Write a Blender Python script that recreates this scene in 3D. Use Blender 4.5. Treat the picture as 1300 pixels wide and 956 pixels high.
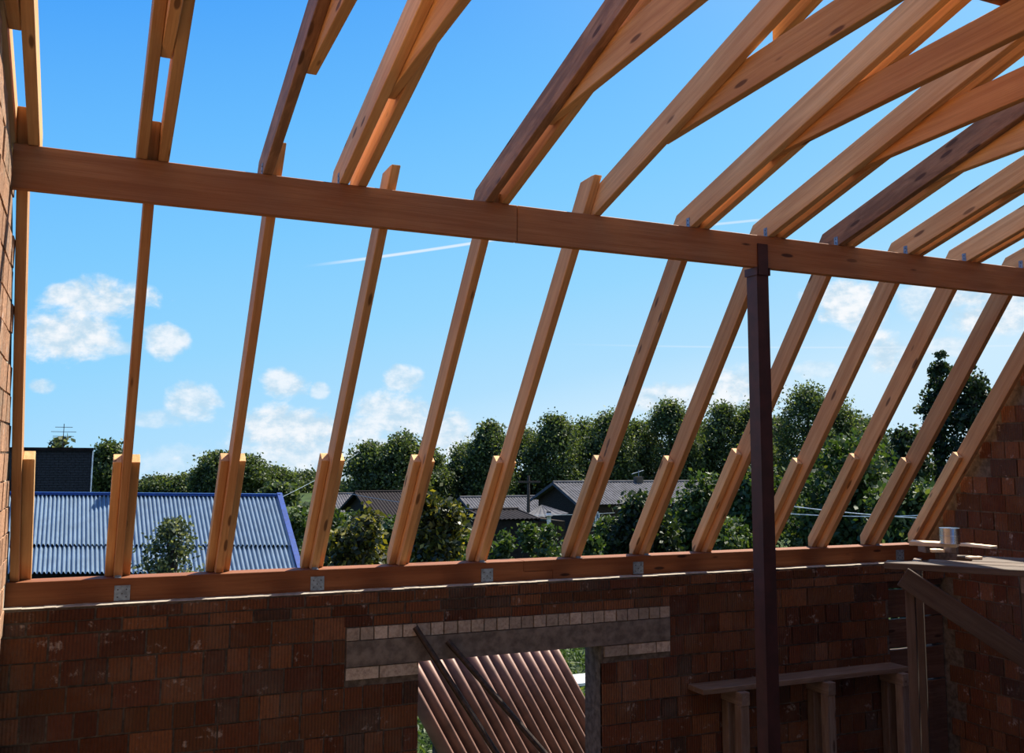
import bpy, bmesh, math, random
import numpy as np
from mathutils import Vector, Matrix
random.seed(7); rng = np.random.default_rng(7)
for o in list(bpy.data.objects): bpy.data.objects.remove(o)
S = bpy.context.scene; COL = S.collection
PI = math.pi
EZ = 5.0                                    # eye height above the garden

# ------------------------------------------------------------------ camera
YAW, PITCH, ROLL, F = math.radians(23.993), math.radians(6.884), math.radians(0.392), 1200.42
f_ = Vector((math.sin(YAW)*math.cos(PITCH), math.cos(YAW)*math.cos(PITCH), math.sin(PITCH)))
r_ = Vector((math.cos(YAW), -math.sin(YAW), 0)); u_ = r_.cross(f_)
r2 = math.cos(ROLL)*r_ + math.sin(ROLL)*u_; u2 = -math.sin(ROLL)*r_ + math.cos(ROLL)*u_
cam = bpy.data.cameras.new('camera'); co = bpy.data.objects.new('camera', cam); COL.objects.link(co)
co.matrix_world = Matrix(((r2.x, u2.x, -f_.x, 0), (r2.y, u2.y, -f_.y, 0), (r2.z, u2.z, -f_.z, EZ), (0, 0, 0, 1)))
cam.sensor_width = 36; cam.lens = F/1300*36; cam.shift_y = -45/1300; cam.clip_end = 3000; cam.clip_start = .05
S.camera = co
def ray(px, py):
    return f_ + (px-650)/F*r2 - (py-433)/F*u2
def at(px, py, Y):                          # where the sight line through a photo pixel meets the plane y = Y
    d = ray(px, py); d = d*(Y/d.y); return Vector((d.x, d.y, d.z+EZ))
def atz(px, py, z):
    d = ray(px, py); d = d*((z-EZ)/d.z); return Vector((d.x, d.y, z))

# ------------------------------------------------------------------ light
S.view_settings.view_transform = 'Standard'; S.view_settings.look = 'None'
S.view_settings.gamma = 1; S.view_settings.exposure = 0; S.view_settings.use_curve_mapping = False
SUNV = Vector((.62, .33, 1)).normalized()
sl = bpy.data.lights.new('sun', 'SUN'); sl.energy = 11.0; sl.angle = math.radians(.6); sl.color = (1, .93, .80)
so = bpy.data.objects.new('sun', sl); COL.objects.link(so); so.location = (6, 2, 20)
so.rotation_euler = SUNV.to_track_quat('Z', 'Y').to_euler()

class NT:                                   # tiny node helper
    def __init__(s, tree): s.t = tree; s.n = tree.nodes; s.l = tree.links; s.n.clear()
    def node(s, typ, **kw):
        n = s.n.new(typ)
        for k, v in kw.items(): setattr(n, k, v)
        return n
    def set(s, sock, v):
        if isinstance(v, bpy.types.NodeSocket): s.l.new(v, sock)
        else:
            try: sock.default_value = v
            except Exception: sock.default_value = (*v, 1)
    def math(s, op, a, b=0, c=0, clamp=False):
        n = s.node('ShaderNodeMath', operation=op, use_clamp=clamp); s.set(n.inputs[0], a); s.set(n.inputs[1], b)
        if op in ('MULTIPLY_ADD', 'WRAP', 'COMPARE', 'SMOOTH_MIN', 'SMOOTH_MAX'): s.set(n.inputs[2], c)
        return n.outputs[0]
    def mix(s, f, a, b, blend='MIX'):
        n = s.node('ShaderNodeMix', data_type='RGBA', blend_type=blend)
        s.set(n.inputs['Factor'], f); s.set(n.inputs[6], a); s.set(n.inputs[7], b); return n.outputs[2]
    def noise(s, vec, scale, detail=4, rough=.55, dist=0):
        n = s.node('ShaderNodeTexNoise'); s.set(n.inputs['Vector'], vec); n.inputs['Scale'].default_value = scale
        n.inputs['Detail'].default_value = detail; n.inputs['Roughness'].default_value = rough; n.inputs['Distortion'].default_value = dist
        return n.outputs['Fac']
    def ramp(s, f, stops, interp='LINEAR'):
        n = s.node('ShaderNodeValToRGB'); s.set(n.inputs[0], f); cr = n.color_ramp; cr.interpolation = interp
        while len(cr.elements) < len(stops): cr.elements.new(.5)
        for e, (p, c) in zip(cr.elements, stops): e.position = p; e.color = (*c, 1) if len(c) == 3 else c
        return n.outputs[0]
    def smooth(s, x, a, b):
        n = s.node('ShaderNodeMapRange', interpolation_type='SMOOTHSTEP'); s.set(n.inputs[0], x)
        n.inputs[1].default_value = a; n.inputs[2].default_value = b; return n.outputs[0]
    def scale(s, vec, k):
        n = s.node('ShaderNodeVectorMath', operation='MULTIPLY'); s.set(n.inputs[0], vec); n.inputs[1].default_value = k; return n.outputs[0]

def lin(r, g, b):
    return tuple(((c/255)/12.92 if c/255 <= .04045 else ((c/255+.055)/1.055)**2.4) for c in (r, g, b))

# sky: clear gradient with small cumulus near the horizon and two contrails, laid out by azimuth and elevation
W = bpy.data.worlds.new('sky'); S.world = W; W.use_nodes = True
w = NT(W.node_tree)
tc = w.node('ShaderNodeTexCoord'); sx = w.node('ShaderNodeSeparateXYZ'); w.l.new(tc.outputs['Generated'], sx.inputs[0])
X_, Y_, Z_ = sx.outputs
az = w.math('ARCTAN2', X_, Y_); el = w.math('ARCSINE', w.math('MINIMUM', w.math('MAXIMUM', Z_, -1), 1))
def uv(px, py):
    d = ray(px, py).normalized(); return math.atan2(d.x, d.y), math.asin(d.z)
tw = w.math('ADD', w.math('MULTIPLY', el, 1.0), w.math('MULTIPLY', w.math('SUBTRACT', az, .36), -.20))
base = w.ramp(tw, [(0, lin(206, 236, 255)), (.06, lin(176, 224, 255)), (.15, lin(150, 215, 255)), (.26, lin(126, 203, 255)),
                   (.37, lin(104, 188, 255)), (.55, lin(66, 158, 250)), (1, lin(52, 130, 235))])
sunw = w.math('ADD', w.math('ADD', w.math('MULTIPLY', X_, SUNV.x), w.math('MULTIPLY', Y_, SUNV.y)), w.math('MULTIPLY', Z_, SUNV.z))
glow = w.math('POWER', w.math('MAXIMUM', sunw, 0), 14)
base = w.mix(w.math('MULTIPLY', glow, .75), base, (1.5, 1.45, 1.35, 1))
comb = w.node('ShaderNodeCombineXYZ'); w.set(comb.inputs[0], az); w.set(comb.inputs[1], w.math('MULTIPLY', el, 1.35))
nz = w.noise(comb.outputs[0], 20, 8, .62, .25)
nb = w.noise(comb.outputs[0], 52, 5, .6)
clouds = [  # centre px, half width, half height, density
    (130, 378, 66, 23, 1), (92, 424, 56, 34, 1), (146, 442, 34, 9, .6), (208, 434, 28, 19, .9), (53, 491, 18, 10, .7), (238, 514, 34, 26, .8),
    (205, 530, 40, 12, .5), (362, 487, 28, 18, .85), (407, 496, 12, 11, .6), (512, 483, 22, 17, .75), (370, 548, 74, 32, .95),
    (500, 530, 50, 30, .85), (570, 552, 36, 34, .85), (430, 580, 150, 34, .8), (250, 590, 90, 22, .35), (840, 508, 34, 20, .8), (935, 490, 55, 24, .9),
    (1072, 384, 42, 26, 1.0), (1122, 447, 34, 24, .9), (1095, 404, 30, 18, .7), (1172, 385, 34, 26, .7), (1235, 388, 52, 32, 1), (1300, 390, 60, 32, .9), (1200, 440, 30, 12, .6), (700, 560, 80, 20, .5), (1040, 470, 30, 10, .4)]
mask = None; shade = None
for (px, py, rx, ry, dn) in clouds:
    a0, e0 = uv(px, py); a1, _ = uv(px+rx, py); _, e1 = uv(px, py-ry)
    da = w.math('DIVIDE', w.math('SUBTRACT', az, a0), abs(a1-a0)); de = w.math('DIVIDE', w.math('SUBTRACT', el, e0), abs(e1-e0))
    q = w.math('ADD', w.math('MULTIPLY', da, da), w.math('MULTIPLY', de, de))
    q = w.math('ADD', q, w.math('MULTIPLY_ADD', nz, -5.2, 2.45))
    m = w.math('MULTIPLY', w.smooth(q, 1.45, .05), dn)
    mask = m if mask is None else w.math('MAXIMUM', mask, m)
cl_gray = w.smooth(w.math('ADD', nb, w.math('MULTIPLY', nz, .6)), .62, 1.0)
ccol = w.mix(cl_gray, (*lin(196, 222, 240), 1), (*lin(252, 253, 255), 1))
base = w.mix(w.math('MULTIPLY', mask, .93), base, ccol)
# unseen bright cumulus behind the viewer, added to make the ambient light less blue
vn = w.noise(tc.outputs['Generated'], 2.2, 6, .6)
back = w.smooth(Y_, .15, -.35)
base = w.mix(w.math('MULTIPLY', w.math('MULTIPLY', w.smooth(vn, .45, .62), back), .7), base, (*lin(236, 240, 245), 1))
def trail(p, q, wd, st, fade=True):
    global base
    a0, e0 = uv(*p); a1, e1 = uv(*q); L = math.hypot(a1-a0, e1-e0); ca, ce = (a1-a0)/L, (e1-e0)/L
    x = w.math('SUBTRACT', az, a0); y = w.math('SUBTRACT', el, e0)
    t = w.math('ADD', w.math('MULTIPLY', x, ca/L), w.math('MULTIPLY', y, ce/L))
    s = w.math('ABSOLUTE', w.math('SUBTRACT', w.math('MULTIPLY', y, ca), w.math('MULTIPLY', x, ce)))
    m = w.math('MULTIPLY', w.smooth(s, wd/1250, wd/3800), w.math('MULTIPLY', w.smooth(t, 0, .35), w.smooth(t, 1.02, .98)))
    base = w.mix(w.math('MULTIPLY', m, st), base, (*lin(232, 244, 255), 1))
trail((380, 339), (665, 298), 2.6, .8); trail((560, 306), (965, 279), 2.2, .5); trail((690, 436), (1330, 438), 1.6, .3)
bg = w.node('ShaderNodeBackground'); w.set(bg.inputs[0], base); bg.inputs[1].default_value = 1.0
ow = w.node('ShaderNodeOutputWorld'); w.l.new(bg.outputs[0], ow.inputs[0])

# ------------------------------------------------------------------ materials
def new_mat(name):
    m = bpy.data.materials.new(name); m.use_nodes = True; t = NT(m.node_tree)
    b = t.node('ShaderNodeBsdfPrincipled'); o = t.node('ShaderNodeOutputMaterial'); t.l.new(b.outputs[0], o.inputs[0])
    return m, t, b
def bump(t, b, h, dist, st=1):
    n = t.node('ShaderNodeBump'); n.inputs['Strength'].default_value = st; n.inputs['Distance'].default_value = dist
    t.set(n.inputs['Height'], h); t.l.new(n.outputs[0], b.inputs['Normal'])
def plain(name, col, rough=.6, metal=0, nscale=8, namt=.25, bd=0):
    m, t, b = new_mat(name); tcx = t.node('ShaderNodeTexCoord'); n = t.noise(tcx.outputs['Object'], nscale, 5)
    c = t.mix(t.smooth(n, .3, .7), tuple(x*(1-namt) for x in col)+(1,), tuple(min(1, x*(1+namt)) for x in col)+(1,))
    t.set(b.inputs['Base Color'], c); b.inputs['Roughness'].default_value = rough; b.inputs['Metallic'].default_value = metal
    if rough > .7: b.inputs['Specular IOR Level'].default_value = .12
    if bd: bump(t, b, n, bd)
    return m
def wood(name, c1, c2, weather=0, knots=1.0, rough=.7):
    m, t, b = new_mat(name); tcx = t.node('ShaderNodeTexCoord'); oi = t.node('ShaderNodeObjectInfo')
    off = t.node('ShaderNodeVectorMath', operation='ADD'); t.l.new(tcx.outputs['Object'], off.inputs[0])
    cx = t.node('ShaderNodeCombineXYZ'); rr = t.math('MULTIPLY', oi.outputs['Random'], 37.0)
    for k in range(3): t.set(cx.inputs[k], rr)
    t.l.new(cx.outputs[0], off.inputs[1]); v = off.outputs[0]
    g = t.noise(t.scale(v, (.9, 22, 22)), 1.6, 6, .62, .6)
    g2 = t.noise(t.scale(v, (2, 90, 90)), 1.5, 3, .5)
    col = t.mix(t.smooth(g, .3, .72), (*c1, 1), (*c2, 1))
    col = t.mix(t.math('MULTIPLY', t.smooth(g2, .5, .75), .25), col, tuple(x*.55 for x in c1)+(1,))
    big = t.noise(t.scale(v, (1.2, 3, 3)), 1.3, 3)
    col = t.mix(t.math('MULTIPLY', t.smooth(big, .42, .7), .35), col, (c1[0]*.9, c1[1]*.7, c1[2]*.6, 1))
    vor = t.node('ShaderNodeTexVoronoi'); t.set(vor.inputs['Vector'], t.scale(v, (3.2, 13, 13))); vor.inputs['Scale'].default_value = 1.0
    kd = t.smooth(vor.outputs['Distance'], .20, .12)
    kn = t.math('MULTIPLY', kd, t.smooth(vor.outputs['Color'], .52, .56))
    col = t.mix(t.math('MULTIPLY', kn, .8*knots), col, (c1[0]*.16, c1[1]*.12, c1[2]*.12, 1))
    if weather:
        wn = t.noise(t.scale(v, (1.6, 7, 7)), 2.2, 6, .65, .4)
        col = t.mix(t.math('MULTIPLY', t.smooth(wn, .38, .62), weather), col, (*lin(96, 74, 58), 1))
    hv = t.math('MULTIPLY_ADD', oi.outputs['Random'], .34, .83)
    sc = t.node('ShaderNodeVectorMath', operation='SCALE'); t.set(sc.inputs[0], col); t.set(sc.inputs['Scale'], hv)
    col = t.mix(1, sc.outputs[0], oi.outputs['Color'], 'MULTIPLY')
    t.set(b.inputs['Base Color'], col); b.inputs['Roughness'].default_value = rough; b.inputs['Specular IOR Level'].default_value = .25
    bump(t, b, t.math('ADD', g, g2), .0025, .6)
    return m
M = {}
M['pine'] = wood('fresh_pine', (.58, .33, .145), (.76, .49, .235))
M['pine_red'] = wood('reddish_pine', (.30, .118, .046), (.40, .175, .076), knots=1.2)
M['pine_weathered'] = wood('weathered_pine', (.46, .26, .14), (.60, .38, .21), weather=.5)
M['pine_old'] = wood('old_grey_board', (.16, .12, .095), (.27, .21, .17), weather=.4)
M['pine_pale'] = wood('pale_sawn_board', (.72, .55, .36), (.82, .66, .46), knots=.4)

def brick_mat(name, rib=1.0, pale=.25, dusty=.15):
    m, t, b = new_mat(name); tcx = t.node('ShaderNodeTexCoord'); at_ = t.node('ShaderNodeAttribute'); at_.attribute_name = 'tint'
    P = tcx.outputs['Object']
    n = t.noise(P, 9, 6, .65); n2 = t.noise(P, 45, 4, .6)
    col = t.mix(t.math('MULTIPLY', t.smooth(n2, .35, .75), .5), at_.outputs['Color'], (.10, .045, .03, 1))
    pn = t.math('MULTIPLY', t.smooth(t.math('ADD', n, t.math('MULTIPLY', n2, .35)), .78, .92), pale)
    col = t.mix(pn, col, (.55, .47, .42, 1))
    dn = t.smooth(t.noise(P, 3.1, 5, .6), .45, .7)
    col = t.mix(t.math('MULTIPLY', dn, dusty), col, (.22, .19, .15, 1))
    t.set(b.inputs['Base Color'], col); b.inputs['Roughness'].default_value = .95; b.inputs['Specular IOR Level'].default_value = .1
    s = t.node('ShaderNodeSeparateXYZ'); t.l.new(P, s.inputs[0])
    wv = t.math('SINE', t.math('MULTIPLY', t.math('ADD', s.outputs[0], s.outputs[1]), 2*PI/.021))
    h = t.math('ADD', t.math('MULTIPLY', wv, .35*rib), t.math('MULTIPLY', n2, 1.4))
    bump(t, b, h, .006, .9)
    return m
M['brick'] = brick_mat('ribbed_red_brick', pale=.5, dusty=.15)
M['brick_white'] = brick_mat('grey_white_brick', rib=0, pale=.5, dusty=.5)
M['mortar'] = plain('grey_mortar', (.12, .10, .08), .95, 0, 22, .35, .006)
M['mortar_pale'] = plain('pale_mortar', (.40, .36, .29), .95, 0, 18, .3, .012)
M['bed'] = plain('ledge_mortar', (.32, .28, .23), .95, 0, 18, .3, .004)
M['concrete'] = plain('lintel_concrete', (.16, .135, .115), .9, 0, 13, .35, .005)
M['slab'] = plain('floor_slab', (.10, .08, .06), .9, 0, 3, .2, .003)
M['steel_red'] = plain('red_oxide_paint', (.042, .011, .010), .55, 0, 12, .25)
M['steel_dark'] = plain('dark_steel', (.05, .035, .03), .5, .6, 30, .4)
M['zinc'] = plain('galvanised_steel', (.22, .27, .33), .55, .5, 35, .3)
M['zinc_hole'] = plain('bolt_dark_steel', (.08, .08, .09), .5, .7)
M['can'] = plain('tin', (.65, .66, .68), .25, 1, 12, .2)
M['black'] = plain('tarred_wall', (.02, .018, .017), .9)

# ------------------------------------------------------------------ mesh helpers
def tag(o, label=None, cat=None, group=None, kind=None):
    if label: o['label'] = label
    if cat: o['category'] = cat
    if group: o['group'] = group
    if kind: o['kind'] = kind
    return o
def empty(name, loc=(0, 0, 0), label=None, cat=None, group=None):
    o = bpy.data.objects.new(name, None); COL.objects.link(o); o.location = loc; o.empty_display_size = .2
    return tag(o, label, cat, group)
def link(name, me, m=None, parent=None, mw=None):
    o = bpy.data.objects.new(name, me); COL.objects.link(o)
    if m and not me.materials: me.materials.append(m)
    if parent:
        o.parent = parent; pm = Matrix.LocRotScale(parent.location, parent.rotation_euler, parent.scale)
        if parent.parent:
            pp = parent.parent; pm = Matrix.LocRotScale(pp.location, pp.rotation_euler, pp.scale) @ pm
        inv = pm.inverted()
        if mw is not None: L = inv @ mw
        else: L = inv
        loc, rot, sca = L.decompose(); o.location = loc; o.rotation_euler = rot.to_euler(); o.scale = sca
    elif mw is not None:
        loc, rot, sca = mw.decompose(); o.location = loc; o.rotation_euler = rot.to_euler()
    return o
def mesh(name, vs, fs, smooth=False):
    me = bpy.data.meshes.new(name); me.from_pydata([tuple(v) for v in vs], [], fs); me.update()
    if smooth:
        for p in me.polygons: p.use_smooth = True
    return me
class MB:
    def __init__(s): s.v = []; s.f = []; s.c = []
    def box(s, a, b, c=None):
        i = len(s.v); (x0, y0, z0), (x1, y1, z1) = a, b
        s.v += [(x0, y0, z0), (x1, y0, z0), (x1, y1, z0), (x0, y1, z0), (x0, y0, z1), (x1, y0, z1), (x1, y1, z1), (x0, y1, z1)]
        s.f += [(i, i+3, i+2, i+1), (i+4, i+5, i+6, i+7), (i, i+1, i+5, i+4), (i+1, i+2, i+6, i+5), (i+2, i+3, i+7, i+6), (i+3, i, i+4, i+7)]
        s.c += [c]*6
    def hull8(s, p, c=None):
        i = len(s.v); s.v += [tuple(q) for q in p]
        s.f += [(i, i+3, i+2, i+1), (i+4, i+5, i+6, i+7), (i, i+1, i+5, i+4), (i+1, i+2, i+6, i+5), (i+2, i+3, i+7, i+6), (i+3, i, i+4, i+7)]; s.c += [c]*6
    def prism(s, prof, x0, x1, c=None):      # (y,z) profile extruded along x
        i = len(s.v); n = len(prof)
        s.v += [(x0, y, z) for y, z in prof] + [(x1, y, z) for y, z in prof]
        ar = sum(prof[k][0]*prof[(k+1) % n][1]-prof[(k+1) % n][0]*prof[k][1] for k in range(n))
        a = list(range(i, i+n)); b = list(range(i+n, i+2*n))
        if ar > 0: s.f += [tuple(reversed(a)), tuple(b)] + [(a[k], a[(k+1) % n], b[(k+1) % n], b[k]) for k in range(n)]
        else: s.f += [tuple(a), tuple(reversed(b))] + [(a[(k+1) % n], a[k], b[k], b[(k+1) % n]) for k in range(n)]
        s.c += [c]*(n+2)
    def tube(s, p, q, r0, r1=None, n=8, c=None):
        r1 = r0 if r1 is None else r1; p = Vector(p); q = Vector(q); d = (q-p).normalized()
        a = d.orthogonal().normalized(); b = d.cross(a); i = len(s.v)
        for (o, r) in ((p, r0), (q, r1)):
            for k in range(n): s.v.append(tuple(o + r*(math.cos(2*PI*k/n)*a + math.sin(2*PI*k/n)*b)))
        s.f += [(i+k, i+(k+1) % n, i+n+(k+1) % n, i+n+k) for k in range(n)]
        s.f += [tuple(range(i+n-1, i-1, -1)), tuple(range(i+n, i+2*n))]; s.c += [c]*(n+2)
    def build(s, name, m, parent=None, mw=None, smooth=False):
        me = mesh(name, s.v, s.f, smooth)
        if any(c is not None for c in s.c):
            at_ = me.color_attributes.new('tint', 'FLOAT_COLOR', 'CORNER'); d = []
            for p, c in zip(me.polygons, s.c): d += [*(c or (.3, .1, .06)), 1]*p.loop_total
            at_.data.foreach_set('color', d)
        return link(name, me, m, parent, mw)
def board(name, prof, x0, x1, ang, m, parent=None, bev=.003, tint=None):
    """timber with a (y,z) side profile between x0 and x1; local X runs along the grain"""
    y0, z0 = prof[0]; ca, sa = math.cos(ang), math.sin(ang)
    ex = Vector((0, -ca, sa)); ey = Vector((1, 0, 0)); ez = ex.cross(ey)
    R = Matrix((ex, ey, ez)).transposed().to_4x4(); mw = Matrix.Translation((x0, y0, z0)) @ R; inv = mw.inverted()
    b = MB(); b.prism(prof, x0, x1); me = mesh(name, [inv @ Vector(v) for v in b.v], b.f)
    bm = bmesh.new(); bm.from_mesh(me); bmesh.ops.recalc_face_normals(bm, faces=bm.faces)
    bmesh.ops.bevel(bm, geom=bm.edges[:], offset=bev, segments=1, affect='EDGES'); bm.to_mesh(me); bm.free()
    o = link(name, me, m, parent, mw)
    if tint: o.color = (*tint, 1)
    return o
def timber(name, p, q, wd, th, m, parent=None, up=(0, 0, 1), bev=.003, tint=None, jit=0):
    """straight sawn timber from p to q; wd across, th along up; local X runs along the grain"""
    p = Vector(p); q = Vector(q); L = (q-p).length; ex = (q-p).normalized(); upv = Vector(up)
    ey = upv.cross(ex).normalized(); ez = ex.cross(ey)
    mw = Matrix.Translation(p) @ Matrix((ex, ey, ez)).transposed().to_4x4()
    bm = bmesh.new(); bmesh.ops.create_cube(bm, size=1)
    for v in bm.verts: v.co = Vector(((v.co.x+.5)*L, v.co.y*wd, v.co.z*th)) + Vector((0, 0, 0))
    if jit:
        bmesh.ops.subdivide_edges(bm, edges=[e for e in bm.edges if abs(e.verts[0].co.x-e.verts[1].co.x) > L*.5], cuts=7)
        for v in bm.verts: v.co += Vector((0, random.uniform(-jit, jit), random.uniform(-jit, jit)*.5))
    bmesh.ops.bevel(bm, geom=bm.edges[:], offset=bev, segments=1, affect='EDGES')
    me = bpy.data.meshes.new(name); bm.to_mesh(me); bm.free()
    o = link(name, me, m, parent, mw)
    if tint: o.color = (*tint, 1)
    return o

# ------------------------------------------------------------------ setting: the brick shell
def E(z): return EZ+z                       # heights given relative to the eye
PZ = E(-.777)                               # top of the wall plate
WT = E(-.922)                               # top of the brick wall
FL = E(-3.1)                                # floor of the storey
XL, XR = -.402, 7.16                        # inner faces of the gables
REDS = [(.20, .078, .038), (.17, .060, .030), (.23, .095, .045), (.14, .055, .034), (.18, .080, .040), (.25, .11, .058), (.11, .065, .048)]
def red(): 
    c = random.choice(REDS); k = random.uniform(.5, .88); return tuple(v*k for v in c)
LX0, LX1 = 1.65, 4.20                       # extent of the lintel in the back wall
OX0, OX1 = 2.16, 3.60                       # opening below it
ZH, ZL, ZB = E(-1.150), E(-1.243), E(-1.41)
b = MB(); Y0, Y1 = 6.40, 6.66
b.box((XL, Y0, ZB), (6.46, Y1, WT), None); b.box((6.46, Y0, WT-.155), (XR, Y1, WT), None); b.box((XL, Y0, FL-.6), (OX0, Y1, ZB)); b.box((OX1, Y0, FL-.6), (6.46, Y1, ZB))
b.box((OX0, Y0, FL-.6), (OX1, Y1, FL+.75))
wall = b.build('wall_back', M['mortar']); tag(wall, kind='structure')
br = MB()
def course(z0, z1, xa, xb, L, off=0, joint=.012, cols=None, jy=.005):
    x = xa - off
    while x < xb:
        l = L*random.uniform(.93, 1.07); a = max(x, xa); e = min(x+l-joint, xb)
        if e-a > .03:
            d = Y0-.008-random.uniform(0, jy)
            z0j, z1j = z0+random.uniform(-.003, .003), z1-joint+random.uniform(-.003, .003)
            br.box((a, d, z0j), (e, Y0+.02, z1j), cols() if cols else red())
        x += l
z = WT
def skip(z0, z1, L, off):
    """one course, broken around the lintel and the opening"""
    if z0 >= ZH-.02: course(z0, z1, XL, 6.46, L, off); return
    if z1 > ZB-.10: segs = [(XL, LX0-.01), (LX1+.01, 6.46)]
    else: segs = [(XL, OX0), (OX1, 6.46)]
    if z0 < FL+.75 and z1 <= FL+.76: segs = [(XL, 6.46)]
    for a, e in segs: course(z0, z1, a, e, L, off)
for k in range(3):
    z0 = WT-.076*(k+1)
    if k < 2: course(z0, z0+.076, XL, XR-.02, .255, .12*k)
    else: course(z0, z0+.076, LX0-.02, LX1, .255, .06)
z = WT-.152; k = 0
while z > FL+.1:
    skip(z-.152, z, .262 if k % 2 == 0 else .136, .07*(k % 3)) if z-.152 < ZH else None
    if z-.152 >= ZH: course(z-.152, z, XL, LX0-.03, .262, 0); course(z-.152, z, LX1+.01, 6.46, .262, 0)
    z -= .152; k += 1
# the first block course sits beside the third thin course: only left and right of the lintel zone
bricks = br.build('brick_face', M['brick'], wall)
# pale bricks round the lintel
pb = MB()
def pale():
    k = random.uniform(.6, 1.15); return (.50*k, .42*k, .34*k)
x = LX0
while x < LX1-.03:
    l = .099*random.uniform(.94, 1.05); pb.box((x, Y0-.012-random.uniform(0, .006), ZL+.004), (min(x+l-.009, LX1), Y0+.02, ZH-.008), pale()); x += l
for a, e in ((LX0, LX0+.225), (LX0+.235, OX0-.002), (OX1+.02, OX1+.22), (OX1+.23, OX1+.47), (OX1+.48, LX1)):
    pb.box((a, Y0-.012, ZB-.085), (e, Y0+.02, ZB-.008), pale())
pb.build('pale_brick_course', M['brick_white'], wall)
lt = MB(); lt.box((LX0, Y0-.018, ZB), (LX1, Y0+.1, ZL-.002)); lo = lt.build('concrete_lintel', M['concrete'], wall)
lo['label'] = 'rough grey concrete lintel'
# ledge mortar on top of the wall inside of the plate
lg = MB(); x = XL
while x < 6.46:
    l = random.uniform(.05, .13); lg.box((x, Y0-.002-random.uniform(0, .006), WT-.001), (x+l, 6.505, WT+.001+random.uniform(0, .003))); x += l
lg.build('mortar_bed', M['bed'], wall)

# gables
def rafz(y): return (5.975-y)*1.375         # underside of the steep rafters
def roofz(y):                               # top line of the gable walls (symmetric about the ridge)
    yy = y if y > .6 else 1.2-y
    return E(min(rafz(yy)+.17, 1.4395+.3095*(4.878-yy)-.03))
def gable(name, xf, sgn, mat, mort, cols, L=.26, H=.152, yfrom=-5.2):
    ys = [6.66, 6.5, 6.3, 5.9, 5.4, 4.93, 4.2, 3, 2, .6, -2, -3.68, -4.2, -4.8, -5.26, -5.46]
    prof = [(6.66, FL-.6)] + [(y, max(roofz(y), WT)) for y in ys] + [(-5.46, FL-.6)]
    b = MB(); b.prism(prof, min(xf, xf-sgn*.25), max(xf, xf-sgn*.25)); g = b.build(name, mort); tag(g, kind='structure')
    r = MB(); z = WT+.152*18; k = 0
    while z > FL:
        z0 = z-H; ll = L if k % 2 == 0 else L*.52
        y = 6.39 - (k % 3)*.08
        while y > yfrom:
            l = ll*random.uniform(.92, 1.08); ya, yb = y-l+.012, y
            if E(5) > 0 and min(roofz(ya), roofz(yb)) > z-.012 or (z <= WT):
                d = random.uniform(.006, .014)*sgn
                x0, x1 = sorted((xf-.01*sgn, xf+d)); r.box((x0, ya, z0+.012), (x1, yb, z), cols())
            y -= l
        z -= H; k += 1
    r.build('brick_face', mat, g); return g
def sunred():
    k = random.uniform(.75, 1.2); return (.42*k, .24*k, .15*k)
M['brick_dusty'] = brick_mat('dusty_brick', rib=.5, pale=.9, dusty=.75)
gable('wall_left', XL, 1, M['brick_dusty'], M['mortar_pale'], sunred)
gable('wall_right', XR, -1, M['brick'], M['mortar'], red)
b = MB(); b.box((XL-.25, -5.46, FL-.6), (XR+.25, -5.2, WT)); tag(b.build('wall_front', M['brick_white']), kind='structure')
b = MB(); b.box((XL-.25, -5.46, FL-.25), (XR+.25, 6.66, FL)); tag(b.build('floor', M['slab']), kind='structure')

# unseen boarded rear half of the roof, added to keep the interior dark
b = MB(); y = .5; k = 0
ys_ = [.5-.1457*q for q in range(29)]
for y in ys_:
    z0 = E(1.4395+.3095*(4.878-1.2+y)+.17); z1 = z0-.3095*.14
    b.hull8([(XL-.25, y-.14, z1), (XR+.25, y-.14, z1), (XR+.25, y, z0), (XL-.25, y, z0), (XL-.25, y-.14, z1+.025), (XR+.25, y-.14, z1+.025), (XR+.25, y, z0+.025), (XL-.25, y, z0+.025)])
tag(b.build('added_shade_roof', M['pine_red']), kind='structure')

# ------------------------------------------------------------------ timber frame
KY = 5.975
def under(z): return KY+.002 - z/1.375           # y of the rafter underside at relative height z
PB, PT, PY = 1.226, 1.4395, 4.878           # purlin bottom, top, near face
A54 = math.atan(1.375); A17 = math.atan(.3095)
SW = .151                                   # board depth
HN, HZ = math.sin(A54)*SW, math.cos(A54)*SW

# wall plates (two lengths meeting in a lap joint)
def plate_piece(prof_xz, label, anchors):
    o = empty('wall_plate', (prof_xz[0][0], 6.5, WT), label, 'beam', 'wall plates on top of the brick wall')
    n = len(prof_xz); vs = [(x, 6.5, z) for x, z in prof_xz]+[(x, 6.66, z) for x, z in prof_xz]
    fs = [tuple(range(n)), tuple(range(2*n-1, n-1, -1))]+[((k+1) % n, k, k+n, (k+1) % n+n) for k in range(n)]
    org = Vector((prof_xz[0][0], 6.5, WT)); me = mesh('plate_beam', [Vector(v)-org for v in vs], fs)
    bm = bmesh.new(); bm.from_mesh(me); bmesh.ops.recalc_face_normals(bm, faces=bm.faces); bmesh.ops.bevel(bm, geom=bm.edges[:], offset=.003, segments=1, affect='EDGES'); bm.to_mesh(me); bm.free()
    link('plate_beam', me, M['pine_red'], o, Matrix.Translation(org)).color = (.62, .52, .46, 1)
    for x in anchors:
        a = MB(); a.box((x, 6.494, WT+.008), (x+.092, 6.5, WT+.10))
        p = a.build('anchor_plate', M['zinc'], o)
        for dx, dz in ((.02, .03), (.07, .03), (.045, .05), (.02, .075), (.07, .075)):
            h = MB(); h.tube((x+dx, 6.495, WT+dz), (x+dx, 6.4925, WT+dz), .005); h.build('screw', M['zinc_hole'], p)
JX = 3.02
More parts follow.
